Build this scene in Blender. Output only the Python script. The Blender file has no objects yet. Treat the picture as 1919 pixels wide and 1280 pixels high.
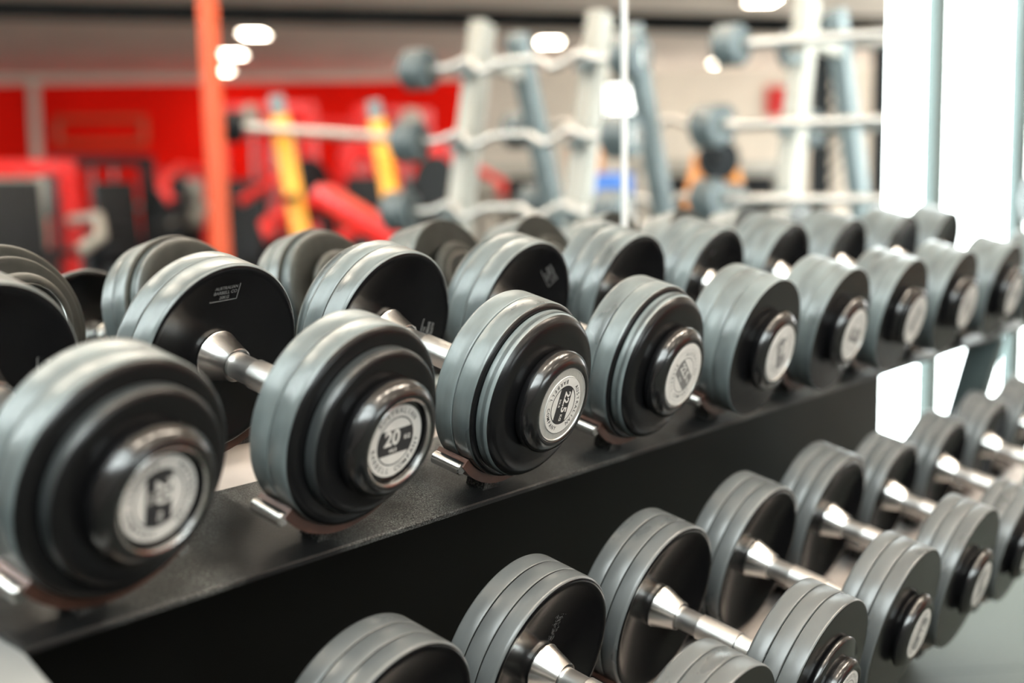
import bpy, bmesh, math, random
from mathutils import Vector, Matrix, Quaternion
random.seed(7)
PI = math.pi
scn = bpy.context.scene
COL = scn.collection

# ------------------------------------------------------------------ measures (metres)
H = 0.93                       # height of the upper row of handles above the floor
TILT = 0.2577866               # the trays lean towards the lifter
AX = Vector((0, -math.cos(TILT), -math.sin(TILT)))   # along a handle, towards the room
NV = Vector((0, -math.sin(TILT), math.cos(TILT)))    # square to a tray
HL = 0.1477                    # handle length between the heads
MIRROR_Y = 0.347
XS = [-0.0949, 0.1748, 0.4348, 0.6983, 0.9619, 1.2251, 1.4900, 1.7660, 2.0618, 2.343]
LX = [-0.104, 0.1510, 0.3971, 0.6465, 0.9014, 1.1561, 1.4165, 1.6775, 1.9384, 2.199]
LDY, LDZ = -0.2430, -0.3431    # lower row of handles against the upper row
FPX = 2520.24

# ------------------------------------------------------------------ camera
CAM = Vector((-0.7381, -0.8891, 0.2118 + H))
YAW, PITCH, ROLL = 0.9372, -0.1179, -0.0105
dirv = Vector((math.sin(YAW)*math.cos(PITCH), math.cos(YAW)*math.cos(PITCH), math.sin(PITCH)))
r0 = Vector((math.cos(YAW), -math.sin(YAW), 0)); u0 = r0.cross(dirv)
rv = r0*math.cos(ROLL) + u0*math.sin(ROLL)
uv = -r0*math.sin(ROLL) + u0*math.cos(ROLL)
cd = bpy.data.cameras.new('camera'); co = bpy.data.objects.new('camera', cd); COL.objects.link(co)
M = Matrix.Identity(4)
for i, a in enumerate((rv, uv, -dirv)):
    for k in range(3): M[k][i] = a[k]
M.translation = CAM
co.matrix_world = M
cd.sensor_width = 36.0; cd.lens = FPX/1919*36.0
cd.clip_start = 0.02; cd.clip_end = 200
cd.dof.use_dof = True; cd.dof.focus_distance = 1.43; cd.dof.aperture_fstop = 2.1
scn.camera = co

def mir(px, py, D):
    """where in the room a thing stands that the wall mirror shows at (px, py), D metres along the line of sight"""
    p = CAM + D*(dirv + (px-959.5)/FPX*rv - (py-640)/FPX*uv)
    return Vector((p.x, 2*MIRROR_Y - p.y, p.z))
E1 = Vector((r0.x, -r0.y, 0)).normalized()                 # across the hall
E2 = Vector((dirv.x, -dirv.y, 0)).normalized()             # along the hall, away from the rack
CM = Vector((CAM.x, 2*MIRROR_Y - CAM.y, 0))

def mirw(px, py, D):
    """the same, but D metres down the hall measured square to its far wall"""
    g = (mir(px, py, 1.0) - Vector((CM.x, CM.y, 0))).dot(E2)
    return mir(px, py, D/g)

# ------------------------------------------------------------------ materials
def new_mat(name):
    m = bpy.data.materials.new(name); m.use_nodes = True
    nt = m.node_tree; b = nt.nodes['Principled BSDF']
    return m, nt, b
def mat(name, col, rough=0.5, metal=0.0, var=0.0, scale=20, bump=0.0, bscale=60, stretch=None, rvar=0.0, spec=None, coat=0.0):
    m, nt, b = new_mat(name)
    N, L = nt.nodes, nt.links
    b.inputs['Base Color'].default_value = (*col, 1); b.inputs['Roughness'].default_value = rough
    b.inputs['Metallic'].default_value = metal
    if spec is not None: b.inputs['Specular IOR Level'].default_value = spec
    if coat: b.inputs['Coat Weight'].default_value = coat; b.inputs['Coat Roughness'].default_value = 0.12
    tc = N.new('ShaderNodeTexCoord'); mp = N.new('ShaderNodeMapping')
    L.new(tc.outputs['Object'], mp.inputs['Vector'])
    if stretch: mp.inputs['Scale'].default_value = stretch
    oi = N.new('ShaderNodeObjectInfo'); ad = N.new('ShaderNodeVectorMath'); ad.operation = 'SCALE'
    cmb = N.new('ShaderNodeCombineXYZ')
    for k in range(3): L.new(oi.outputs['Random'], cmb.inputs[k])
    ad.inputs['Scale'].default_value = 37.0; L.new(cmb.outputs[0], ad.inputs[0]); L.new(ad.outputs[0], mp.inputs['Location'])
    if var or rvar:
        n = N.new('ShaderNodeTexNoise'); n.inputs['Scale'].default_value = scale; n.inputs['Detail'].default_value = 5
        L.new(mp.outputs[0], n.inputs['Vector'])
    if var:
        r = N.new('ShaderNodeValToRGB')
        r.color_ramp.elements[0].position = 0.32; r.color_ramp.elements[1].position = 0.68
        r.color_ramp.elements[0].color = (*[max(0, c*(1-var)) for c in col], 1)
        r.color_ramp.elements[1].color = (*[min(1, c*(1+var)) for c in col], 1)
        L.new(n.outputs['Fac'], r.inputs[0]); L.new(r.outputs[0], b.inputs['Base Color'])
    if rvar:
        mr = N.new('ShaderNodeMapRange'); mr.inputs['To Min'].default_value = max(0.02, rough-rvar); mr.inputs['To Max'].default_value = min(1, rough+rvar)
        L.new(n.outputs['Fac'], mr.inputs['Value']); L.new(mr.outputs[0], b.inputs['Roughness'])
    if bump:
        n2 = N.new('ShaderNodeTexNoise'); n2.inputs['Scale'].default_value = bscale; n2.inputs['Detail'].default_value = 4
        L.new(mp.outputs[0], n2.inputs['Vector'])
        bp = N.new('ShaderNodeBump'); bp.inputs['Strength'].default_value = bump; bp.inputs['Distance'].default_value = 0.002
        L.new(n2.outputs['Fac'], bp.inputs['Height']); L.new(bp.outputs[0], b.inputs['Normal'])
    return m
def emit(name, col, s):
    m, nt, b = new_mat(name)
    b.inputs['Base Color'].default_value = (0.8, 0.8, 0.8, 1)
    b.inputs['Emission Color'].default_value = (*col, 1); b.inputs['Emission Strength'].default_value = s
    return m

def rubber_rim(name, col, wear):
    """worn moulded rubber: scuffs that run round the rim, dusty patches, fine cuts"""
    m, nt, b = new_mat(name); N, L = nt.nodes, nt.links
    tc = N.new('ShaderNodeTexCoord'); oi = N.new('ShaderNodeObjectInfo')
    cmb = N.new('ShaderNodeCombineXYZ')
    for k in range(3): L.new(oi.outputs['Random'], cmb.inputs[k])
    sc = N.new('ShaderNodeVectorMath'); sc.operation = 'SCALE'; sc.inputs['Scale'].default_value = 23
    L.new(cmb.outputs[0], sc.inputs[0])
    def mapped(scale):
        mp = N.new('ShaderNodeMapping'); mp.inputs['Scale'].default_value = scale
        L.new(tc.outputs['Object'], mp.inputs['Vector']); L.new(sc.outputs[0], mp.inputs['Location']); return mp
    n1 = N.new('ShaderNodeTexNoise'); n1.inputs['Scale'].default_value = 1; n1.inputs['Detail'].default_value = 6
    L.new(mapped((14, 45, 14)).outputs[0], n1.inputs['Vector'])
    n2 = N.new('ShaderNodeTexNoise'); n2.inputs['Scale'].default_value = 1; n2.inputs['Detail'].default_value = 3
    L.new(mapped((9, 9, 9)).outputs[0], n2.inputs['Vector'])
    mul = N.new('ShaderNodeMath'); mul.operation = 'ADD'; L.new(n1.outputs['Fac'], mul.inputs[0]); L.new(n2.outputs['Fac'], mul.inputs[1])
    half = N.new('ShaderNodeMath'); half.operation = 'MULTIPLY'; half.inputs[1].default_value = 0.5; L.new(mul.outputs[0], half.inputs[0])
    r = N.new('ShaderNodeValToRGB'); e = r.color_ramp.elements
    e[0].position = 0.36; e[0].color = (*[c*(1-wear) for c in col], 1)
    e[1].position = 0.60; e[1].color = (*[c*(1+0.45*wear) for c in col], 1)
    L.new(half.outputs[0], r.inputs[0]); L.new(r.outputs[0], b.inputs['Base Color'])
    mr = N.new('ShaderNodeMapRange'); mr.inputs['From Min'].default_value = 0.3; mr.inputs['From Max'].default_value = 0.7
    mr.inputs['To Min'].default_value = 0.24; mr.inputs['To Max'].default_value = 0.40
    L.new(half.outputs[0], mr.inputs['Value']); L.new(mr.outputs[0], b.inputs['Roughness'])
    n3 = N.new('ShaderNodeTexNoise'); n3.inputs['Scale'].default_value = 1; n3.inputs['Detail'].default_value = 8
    L.new(mapped((60, 160, 60)).outputs[0], n3.inputs['Vector'])
    bp = N.new('ShaderNodeBump'); bp.inputs['Strength'].default_value = 0.22*wear+0.05; bp.inputs['Distance'].default_value = 0.0012
    L.new(n3.outputs['Fac'], bp.inputs['Height']); L.new(bp.outputs[0], b.inputs['Normal'])
    b.inputs['Specular IOR Level'].default_value = 0.7
    return m

RIM = rubber_rim('worn_rubber', (0.125, 0.148, 0.150), 0.5)
RIMD = rubber_rim('polished_rubber', (0.030, 0.034, 0.035), 0.4)
RIML = rubber_rim('matte_rubber', (0.088, 0.095, 0.096), 0.18)
FACE = mat('glossy_black_face', (0.0045, 0.0045, 0.005), 0.26, 0, rvar=0.03, scale=30, bump=0.03, bscale=220, spec=0.28)
LITFACE = mat('lit_rubber_face', (0.075, 0.072, 0.062), 0.5, 0, var=0.3, scale=25)  # rear heads and caps: light thrown back by the mirror, put into a paler colour
FACEL = mat('lacquered_black_face', (0.004, 0.004, 0.0045), 0.20, 0, rvar=0.06, scale=50, bump=0.03, bscale=200, spec=0.35)
CAPM = mat('black_cap_lacquer', (0.005, 0.005, 0.0055), 0.20, 0, bump=0.03, bscale=150, spec=0.8)
CHROME = mat('chrome', (0.56, 0.555, 0.545), 0.24, 1, rvar=0.04, scale=40)
BARST = mat('bright_bar_steel', (0.36, 0.35, 0.335), 0.36, 1, rvar=0.05, scale=40)
KNURL = mat('knurled_chrome', (0.66, 0.655, 0.645), 0.30, 1, bump=0.25, bscale=900)
SATIN = mat('satin_chrome', (0.72, 0.715, 0.70), 0.36, 1, rvar=0.04, scale=40)
BADGE = mat('printed_white_badge', (0.50, 0.49, 0.47), 0.38, 0.0, var=0.05, scale=90)
PLATE = mat('brushed_badge_plate', (0.66, 0.65, 0.63), 0.30, 0.75, var=0.08, scale=90, stretch=(1, 1, 8))
INK = mat('badge_ink', (0.018, 0.018, 0.02), 0.4)
INKG = mat('badge_ink_faded', (0.13, 0.13, 0.13), 0.4)
EMBOSS = mat('moulded_rubber_mark', (0.20, 0.20, 0.20), 0.35)
def dusty_powder(name):
    """black powder coat with pale chalk dust lying on it in drifts"""
    m, nt, b = new_mat(name); N, L = nt.nodes, nt.links
    tc = N.new('ShaderNodeTexCoord')
    def noise(sc, d):
        n = N.new('ShaderNodeTexNoise'); n.inputs['Scale'].default_value = sc; n.inputs['Detail'].default_value = d; L.new(tc.outputs['Object'], n.inputs['Vector']); return n
    big, fine = noise(7, 3), noise(650, 2)
    r1 = N.new('ShaderNodeMapRange'); r1.inputs['From Min'].default_value = 0.40; r1.inputs['From Max'].default_value = 0.66; L.new(big.outputs['Fac'], r1.inputs['Value'])
    r2 = N.new('ShaderNodeMapRange'); r2.inputs['From Min'].default_value = 0.45; r2.inputs['From Max'].default_value = 0.70; L.new(fine.outputs['Fac'], r2.inputs['Value'])
    mu = N.new('ShaderNodeMath'); mu.operation = 'MULTIPLY'; L.new(r1.outputs[0], mu.inputs[0]); L.new(r2.outputs[0], mu.inputs[1])
    mx = N.new('ShaderNodeMix'); mx.data_type = 'RGBA'; L.new(mu.outputs[0], mx.inputs['Factor'])
    mx.inputs['A'].default_value = (0.007, 0.0072, 0.0075, 1); mx.inputs['B'].default_value = (0.24, 0.25, 0.24, 1)
    L.new(mx.outputs['Result'], b.inputs['Base Color']); b.inputs['Roughness'].default_value = 0.42; b.inputs['Specular IOR Level'].default_value = 0.4
    bp = N.new('ShaderNodeBump'); bp.inputs['Strength'].default_value = 0.6; bp.inputs['Distance'].default_value = 0.001; L.new(fine.outputs['Fac'], bp.inputs['Height']); L.new(bp.outputs[0], b.inputs['Normal'])
    return m
POWDER = dusty_powder('black_powder_coat')
STEELB = mat('satin_black_steel', (0.020, 0.018, 0.017), 0.30, 0, var=0.2, scale=12)
WEB = mat('pale_greige_tray', (0.42, 0.375, 0.345), 0.42, 0.0, var=0.12, scale=8)  # pale greige for the middle plate of each tray
SADDLE = mat('dark_bronze_saddle', (0.075, 0.033, 0.023), 0.28, 0.25, var=0.35, scale=30)
ENDF = mat('silver_grey_paint', (0.26, 0.265, 0.26), 0.45, 0.1, var=0.06, scale=9)
ENDD = mat('shaded_end_frame_grey', (0.075, 0.10, 0.10), 0.45, 0.1, var=0.1, scale=9)  # end frame grey darkened, the shade on the right end put into the colour
PANELB = mat('black_wall_panel', (0.004, 0.004, 0.004), 0.35, 0, var=0.2, scale=3, spec=0.15)
MIRR = mat('silvered_glass', (0.90, 0.915, 0.905), 0.0, 1.0)
JOINT = mat('white_joint_strip', (0.85, 0.85, 0.83), 0.35)
ALU = mat('pale_window_aluminium', (0.115, 0.15, 0.15), 0.6, 0.0, var=0.02, scale=4, spec=0.2)
CEIL = mat('taupe_ceiling_sheet', (0.86, 0.70, 0.58), 0.9, 0, var=0.10, scale=1.2, stretch=(1, 1, 1))
WALLW = mat('warm_white_plaster', (0.64, 0.55, 0.46), 0.8, 0, var=0.05, scale=1.5)
WALLG = mat('grey_painted_wall', (0.22, 0.22, 0.22), 0.8, 0, var=0.05, scale=1.5)
WALLR = mat('red_painted_wall', (0.92, 0.010, 0.004), 0.8, 0, var=0.06, scale=0.7, spec=0.05)
BEAMM = mat('black_beam', (0.008, 0.008, 0.008), 0.9, 0, var=0.2, scale=3, spec=0.05)
REDST = mat('red_enamel_steel', (0.52, 0.007, 0.005), 0.38, 0, var=0.08, scale=6, spec=0.3)
ORNG = mat('orange_red_enamel', (0.50, 0.060, 0.010), 0.6, 0, var=0.06, scale=5)
YEL = mat('amber_enamel_steel', (0.74, 0.30, 0.012), 0.42, 0, var=0.08, scale=6)
PALEST = mat('pale_grey_enamel', (0.27, 0.25, 0.215), 0.42, 0, var=0.05, scale=6)
BLUEST = mat('slate_grey_enamel', (0.12, 0.145, 0.15), 0.45, 0, var=0.1, scale=6)
BLKPAD = mat('black_vinyl', (0.010, 0.010, 0.011), 0.5, 0, bump=0.2, bscale=300, spec=0.12)
REDPAD = mat('red_vinyl', (0.58, 0.012, 0.009), 0.30, 0, bump=0.15, bscale=300)
BLKIRON = mat('black_iron', (0.010, 0.011, 0.012), 0.55, 0, var=0.2, scale=20, spec=0.12)
HEADR = mat('grey_rubber_head', (0.06, 0.075, 0.078), 0.42, 0, var=0.15, scale=20)
WOOD = mat('orange_wood', (0.55, 0.20, 0.04), 0.5, 0, var=0.2, scale=10, stretch=(1, 1, 6))
BLUEM = mat('blue_plastic', (0.03, 0.12, 0.40), 0.4, 0, var=0.08, scale=8)
LAMPM = emit('warm_lamp', (1.0, 0.86, 0.70), 40.0)
LITWIN = emit('daylit_pane', (1.0, 0.98, 0.94), 5.0)

def floor_mat():
    m, nt, b = new_mat('rubber_floor_mats'); N, L = nt.nodes, nt.links
    geo = N.new('ShaderNodeNewGeometry'); mp = N.new('ShaderNodeMapping')
    mp.inputs['Rotation'].default_value = (0, 0, 0.806); L.new(geo.outputs['Position'], mp.inputs['Vector'])
    mp.inputs['Location'].default_value = (0.1, 0.291, 0)
    br = N.new('ShaderNodeTexBrick'); br.inputs['Scale'].default_value = 1.0; br.offset = 0.5
    br.inputs['Brick Width'].default_value = 1.0; br.inputs['Row Height'].default_value = 1.0
    br.inputs['Mortar Size'].default_value = 0.005; br.inputs['Mortar Smooth'].default_value = 0.2
    L.new(mp.outputs[0], br.inputs['Vector'])
    n = N.new('ShaderNodeTexNoise'); n.inputs['Scale'].default_value = 300; n.inputs['Detail'].default_value = 2; L.new(mp.outputs[0], n.inputs['Vector'])
    r = N.new('ShaderNodeValToRGB'); r.color_ramp.elements[0].color = (0.044, 0.050, 0.043, 1); r.color_ramp.elements[1].color = (0.072, 0.080, 0.069, 1)
    L.new(n.outputs['Fac'], r.inputs[0])
    L.new(r.outputs[0], br.inputs['Color1']); L.new(r.outputs[0], br.inputs['Color2']); br.inputs['Mortar'].default_value = (0.012, 0.017, 0.014, 1)
    L.new(br.outputs['Color'], b.inputs['Base Color']); b.inputs['Roughness'].default_value = 0.65; b.inputs['Specular IOR Level'].default_value = 0.15
    return m
FLOORM = floor_mat()

def glass_mat():
    m = bpy.data.materials.new('window_glass'); m.use_nodes = True; nt = m.node_tree; nt.nodes.clear()
    o = nt.nodes.new('ShaderNodeOutputMaterial'); mx = nt.nodes.new('ShaderNodeMixShader')
    t = nt.nodes.new('ShaderNodeBsdfTransparent'); t.inputs[0].default_value = (0.95, 0.98, 0.97, 1)
    g = nt.nodes.new('ShaderNodeBsdfGlossy'); g.inputs['Roughness'].default_value = 0.02
    f = nt.nodes.new('ShaderNodeFresnel'); f.inputs['IOR'].default_value = 1.4
    ge = nt.nodes.new('ShaderNodeNewGeometry'); iv = nt.nodes.new('ShaderNodeMath'); iv.operation = 'SUBTRACT'; iv.inputs[0].default_value = 1.0
    mu = nt.nodes.new('ShaderNodeMath'); mu.operation = 'MULTIPLY'
    nt.links.new(ge.outputs['Backfacing'], iv.inputs[1]); nt.links.new(f.outputs[0], mu.inputs[0]); nt.links.new(iv.outputs[0], mu.inputs[1])
    nt.links.new(mu.outputs[0], mx.inputs[0]); nt.links.new(t.outputs[0], mx.inputs[1]); nt.links.new(g.outputs[0], mx.inputs[2])
    nt.links.new(mx.outputs[0], o.inputs[0])
    return m
GLASS = glass_mat()

# ------------------------------------------------------------------ object helpers
def obj(name, me, parent=None, mats=()):
    o = bpy.data.objects.new(name, me); COL.objects.link(o)
    if parent is not None: o.parent = parent
    for m in mats:
        if m.name not in [x.name for x in me.materials if x]: me.materials.append(m)
    return o
def thing(name, label, cat, loc=(0, 0, 0), group=None):
    o = bpy.data.objects.new(name, None); COL.objects.link(o); o.location = loc
    o.empty_display_size = 0.05
    tag(o, label, cat, group); return o
def tag(o, label, cat, group=None):
    o['label'] = label; o['category'] = cat
    if group: o['group'] = group
    return o
def struct(o): o['kind'] = 'structure'; return o
def copy_tree(o, parent=None):
    c = o.copy(); COL.objects.link(c)
    if parent is not None: c.parent = parent
    for ch in list(o.children): copy_tree(ch, c)
    return c
def finish(bm, name, angle=35, smooth=True):
    me = bpy.data.meshes.new(name); bmesh.ops.recalc_face_normals(bm, faces=bm.faces)
    bm.to_mesh(me); bm.free()
    if smooth:
        me.polygons.foreach_set('use_smooth', [True]*len(me.polygons))
        me.set_sharp_from_angle(angle=math.radians(angle))
    me.update(); return me

def lathe(bm, prof, n=96, mi=None):
    """turn (y, r) points about the local Y axis; mi gives a material index per profile segment"""
    rings = []
    for (y, r) in prof:
        if r < 1e-6: rings.append([bm.verts.new((0, y, 0))])
        else: rings.append([bm.verts.new((r*math.sin(2*PI*i/n), y, r*math.cos(2*PI*i/n))) for i in range(n)])
    for k in range(len(prof)-1):
        a, b = rings[k], rings[k+1]
        for i in range(n):
            j = (i+1) % n
            if len(a) == 1 and len(b) == 1: continue
            if len(a) == 1: f = bm.faces.new((a[0], b[i], b[j]))
            elif len(b) == 1: f = bm.faces.new((a[i], b[0], a[j]))
            else: f = bm.faces.new((a[i], b[i], b[j], a[j]))
            if mi: f.material_index = mi[k]
def box(bm, a, b, mi=0, bevel=0.0, mtx=None):
    x0, y0, z0 = a; x1, y1, z1 = b
    vs = [bm.verts.new(p) for p in ((x0,y0,z0),(x1,y0,z0),(x1,y1,z0),(x0,y1,z0),(x0,y0,z1),(x1,y0,z1),(x1,y1,z1),(x0,y1,z1))]
    fs = [bm.faces.new([vs[i] for i in q]) for q in ((0,3,2,1),(4,5,6,7),(0,1,5,4),(1,2,6,5),(2,3,7,6),(3,0,4,7))]
    for f in fs: f.material_index = mi
    if bevel:
        es = list({e for f in fs for e in f.edges})
        r = bmesh.ops.bevel(bm, geom=es, offset=bevel, segments=2, affect='EDGES', profile=0.6)
        vs = list({v for f in r['faces'] for v in f.verts} | {v for v in vs if v.is_valid})
    if mtx is not None: bmesh.ops.transform(bm, matrix=mtx, verts=[v for v in vs if v.is_valid])
def beam(bm, p, q, w, d, bevel=0.004, up=None):
    """a box section of w by d from p to q"""
    p, q = Vector(p), Vector(q); z = (q-p); L = z.length; z.normalize()
    x = Vector(up) if up is not None else (Vector((0, 0, 1)) if abs(z.z) < 0.9 else Vector((1, 0, 0)))
    y = z.cross(x).normalized(); x = y.cross(z)
    m = Matrix((( y.x, x.x, z.x, p.x), (y.y, x.y, z.y, p.y), (y.z, x.z, z.z, p.z), (0, 0, 0, 1)))
    box(bm, (-w/2, -d/2, 0), (w/2, d/2, L), 0, bevel, m)
def tube(bm, pts, rad, n=12, cap=True):
    pts = [Vector(p) for p in pts]; rings = []
    prev = None
    for i, p in enumerate(pts):
        t = ((pts[min(i+1, len(pts)-1)] - pts[max(i-1, 0)])).normalized()
        a = prev - t*prev.dot(t) if prev is not None else (Vector((0, 0, 1)) if abs(t.z) < 0.9 else Vector((1, 0, 0)))
        a = (a - t*a.dot(t)).normalized(); prev = a; b = t.cross(a)
        r = rad[i] if isinstance(rad, (list, tuple)) else rad
        rings.append([bm.verts.new(p + r*(a*math.cos(2*PI*k/n) + b*math.sin(2*PI*k/n))) for k in range(n)])
    for A, B in zip(rings, rings[1:]):
        for k in range(n): bm.faces.new((A[k], B[k], B[(k+1) % n], A[(k+1) % n]))
    if cap:
        bm.faces.new(rings[0][::-1]); bm.faces.new(rings[-1])
def disc(bm, p, axis, r, t, n=32, bev=0.01):
    """a solid round weight of thickness t about axis"""
    p = Vector(p); axis = Vector(axis).normalized()
    b2 = bmesh.new(); lathe(b2, [(-t/2, 0), (-t/2, r-bev), (-t/2+bev, r), (t/2-bev, r), (t/2, r-bev), (t/2, 0)], n)
    me = bpy.data.meshes.new('t'); b2.to_mesh(me); b2.free()
    me.transform(Matrix.Translation(p) @ Vector((0, 1, 0)).rotation_difference(axis).to_matrix().to_4x4())
    bm.from_mesh(me); bpy.data.meshes.remove(me)
def part(name, parent, m, build, angle=35, smooth=True):
    bm = bmesh.new(); build(bm); return obj(name, finish(bm, name, angle, smooth), parent, (m,))

def text_mesh(body, size, bold=0.0):
    cu = bpy.data.curves.new('t', 'FONT'); cu.body = body; cu.size = size; cu.align_x = 'CENTER'; cu.align_y = 'CENTER'; cu.offset = bold*size; cu.resolution_u = 3
    o = bpy.data.objects.new('t', cu); COL.objects.link(o)
    dg = bpy.context.evaluated_depsgraph_get(); dg.update()
    me = bpy.data.meshes.new_from_object(o.evaluated_get(dg))
    bpy.data.objects.remove(o); bpy.data.curves.remove(cu)
    return me
def add_mesh(bm, me, mtx):
    me.transform(mtx); bm.from_mesh(me); bpy.data.meshes.remove(me)
# badge plane: local x to the right, local z up, facing -Y (towards the room)
def onface(x, z, y, ang=0.0, sx=1.0):
    """matrix that lays a text (its XY plane) on the badge at (x, z), turned clockwise by ang"""
    return Matrix.Translation((x, y, z)) @ Matrix.Rotation(ang, 4, 'Y') @ Matrix.Rotation(PI/2, 4, 'X') @ Matrix.Diagonal((sx, 1, 1, 1))
def arc_text(bm, body, rad, size, y, centre, span, top=True):
    n = len(body)
    for i, ch in enumerate(body):
        if ch == ' ': continue
        f = (i/(n-1) - 0.5)*span
        if top: a = centre + f; add_mesh(bm, text_mesh(ch, size, 0.02), onface(rad*math.sin(a), rad*math.cos(a), y, a))
        else:
            a = centre - f; add_mesh(bm, text_mesh(ch, size, 0.02), onface(rad*math.sin(a), rad*math.cos(a), y, a + PI))
def flat_ring(bm, r1, r2, y, n=64, a0=0, a1=2*PI):
    prev = None
    for i in range(n+1):
        a = a0 + (a1-a0)*i/n
        p = (bm.verts.new((r1*math.sin(a), y, r1*math.cos(a))), bm.verts.new((r2*math.sin(a), y, r2*math.cos(a))))
        if prev: bm.faces.new((prev[0], p[0], p[1], prev[1]))
        prev = p
def band(bm, r, z0, z1, y, n=24):
    """the slice of a disc of radius r between heights z0 and z1"""
    pts = []
    for i in range(n+1):
        z = z0 + (z1-z0)*i/n; pts.append((math.sqrt(max(0, r*r-z*z)), z))
    vs = [bm.verts.new((x, y, z)) for x, z in pts] + [bm.verts.new((-x, y, z)) for x, z in reversed(pts)]
    bm.faces.new(vs)

# ------------------------------------------------------------------ dumbbells
Y0 = -HL/2                               # inner face of the front head (local y); the head grows towards -Y
def badge_parts(cap, kg, y, rd, faded, label_r):
    """printed disc, its black print and its pale figures, as sub-parts of the end cap"""
    k = (0.0335 if faded and label_r > 0.036 else label_r)/0.0335
    ink = INKG if faded else INK
    bm = bmesh.new(); lathe(bm, [(y, 0), (y, label_r-0.0006), (y+0.0006, label_r), (y+0.003, label_r)], 64)
    b = obj('badge', finish(bm, 'badge'), cap, (BADGE,)); b['label'] = 'pale printed badge'
    e = 0.00012
    bm = bmesh.new()
    flat_ring(bm, 0.0214*k, 0.0226*k, y-e); band(bm, 0.0216*k, -0.0118*k, 0.0112*k, y-e)
    flat_ring(bm, 0.0328*k, 0.0331*k, y-e)
    arc_text(bm, 'AUSTRALIAN', 0.0276*k, 0.0066*k, y-e, 0, 1.75)
    arc_text(bm, 'BARBELL COMPANY', 0.0276*k, 0.0066*k, y-e, PI, 2.85, top=False)
    obj('lettering', finish(bm, 'lettering', smooth=False), cap, (ink,))
    bm = bmesh.new()
    wide = len(kg) > 2
    add_mesh(bm, text_mesh(kg, (0.0145 if wide else 0.0195)*k, 0.03), onface((-0.0035 if wide else -0.0045)*k, 0.0030*k, y-2*e))
    add_mesh(bm, text_mesh('KG', 0.0058*k, 0.03), onface(0.0148*k, 0.0012*k, y-2*e))
    if kg in ('20', '22.5'): add_mesh(bm, text_mesh('44LB' if kg == '20' else '50LB', 0.0048*k, 0.02), onface(-0.002*k, -0.0082*k, y-2*e))
    obj('weight_figures', finish(bm, 'weight_figures', smooth=False), cap, (BADGE,))

def plate_mesh(ya, yb, r, rim, face, dish=False, b_in=0.0018, b_out=0.0018, rin=0.012):
    """one rubber plate from ya (nearer the handle) to yb, turned; rim and faces have their own finish"""
    s = -1 if yb < ya else 1
    if dish: P = [(ya + s*d, q*r) for q, d in ((rin/r, .0130), (.30, .0128), (.42, .0118), (.54, .0101), (.66, .0078), (.76, .0053), (.84, .0030), (.89, .0014))] + [(ya, r-b_in*1.5)]
    else: P = [(ya, rin), (ya, r-max(0.0042, b_in*1.6))]
    mi = [1]*(len(P)-1)
    def edge(y, sg, b):          # a moulded edge: a tight slot beside the next plate, or a rounded shoulder
        if b < 0.002: return [(y + sg*0.0005, r-0.0040), (y + sg*0.0006, r-0.0009), (y + sg*0.0010, r-0.0003), (y + sg*0.0018, r)]
        return [(y + sg*b*(1-math.cos(PI/2*k/6)), r - b*(1-math.sin(PI/2*k/6))) for k in range(1, 7)]
    E = edge(ya, s, b_in)
    for k, p in enumerate(E): P.append(p); mi.append(1 if (k < 2) else 0)
    P.append((ya + s*(abs(yb-ya)*0.5), r)); mi.append(0)
    E = edge(yb, -s, b_out)[::-1]
    for k, p in enumerate(E): P.append(p); mi.append(0 if k < 3 or (b_out < 0.004 and k < 5) else 1)
    if b_out >= 0.002: P.append((yb, r-b_out*1.5)); mi.append(1)
    else: P.append((yb, r-0.0042)); mi.append(1)
    P.append((yb, rin)); mi.append(1)
    bm = bmesh.new(); lathe(bm, P, 112, mi)
    me = finish(bm, 'weight_plate', 40); me.materials.append(rim); me.materials.append(face); return me

def flip(me):
    m2 = me.copy(); m2.transform(Matrix.Rotation(PI, 4, 'Z')); return m2

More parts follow.
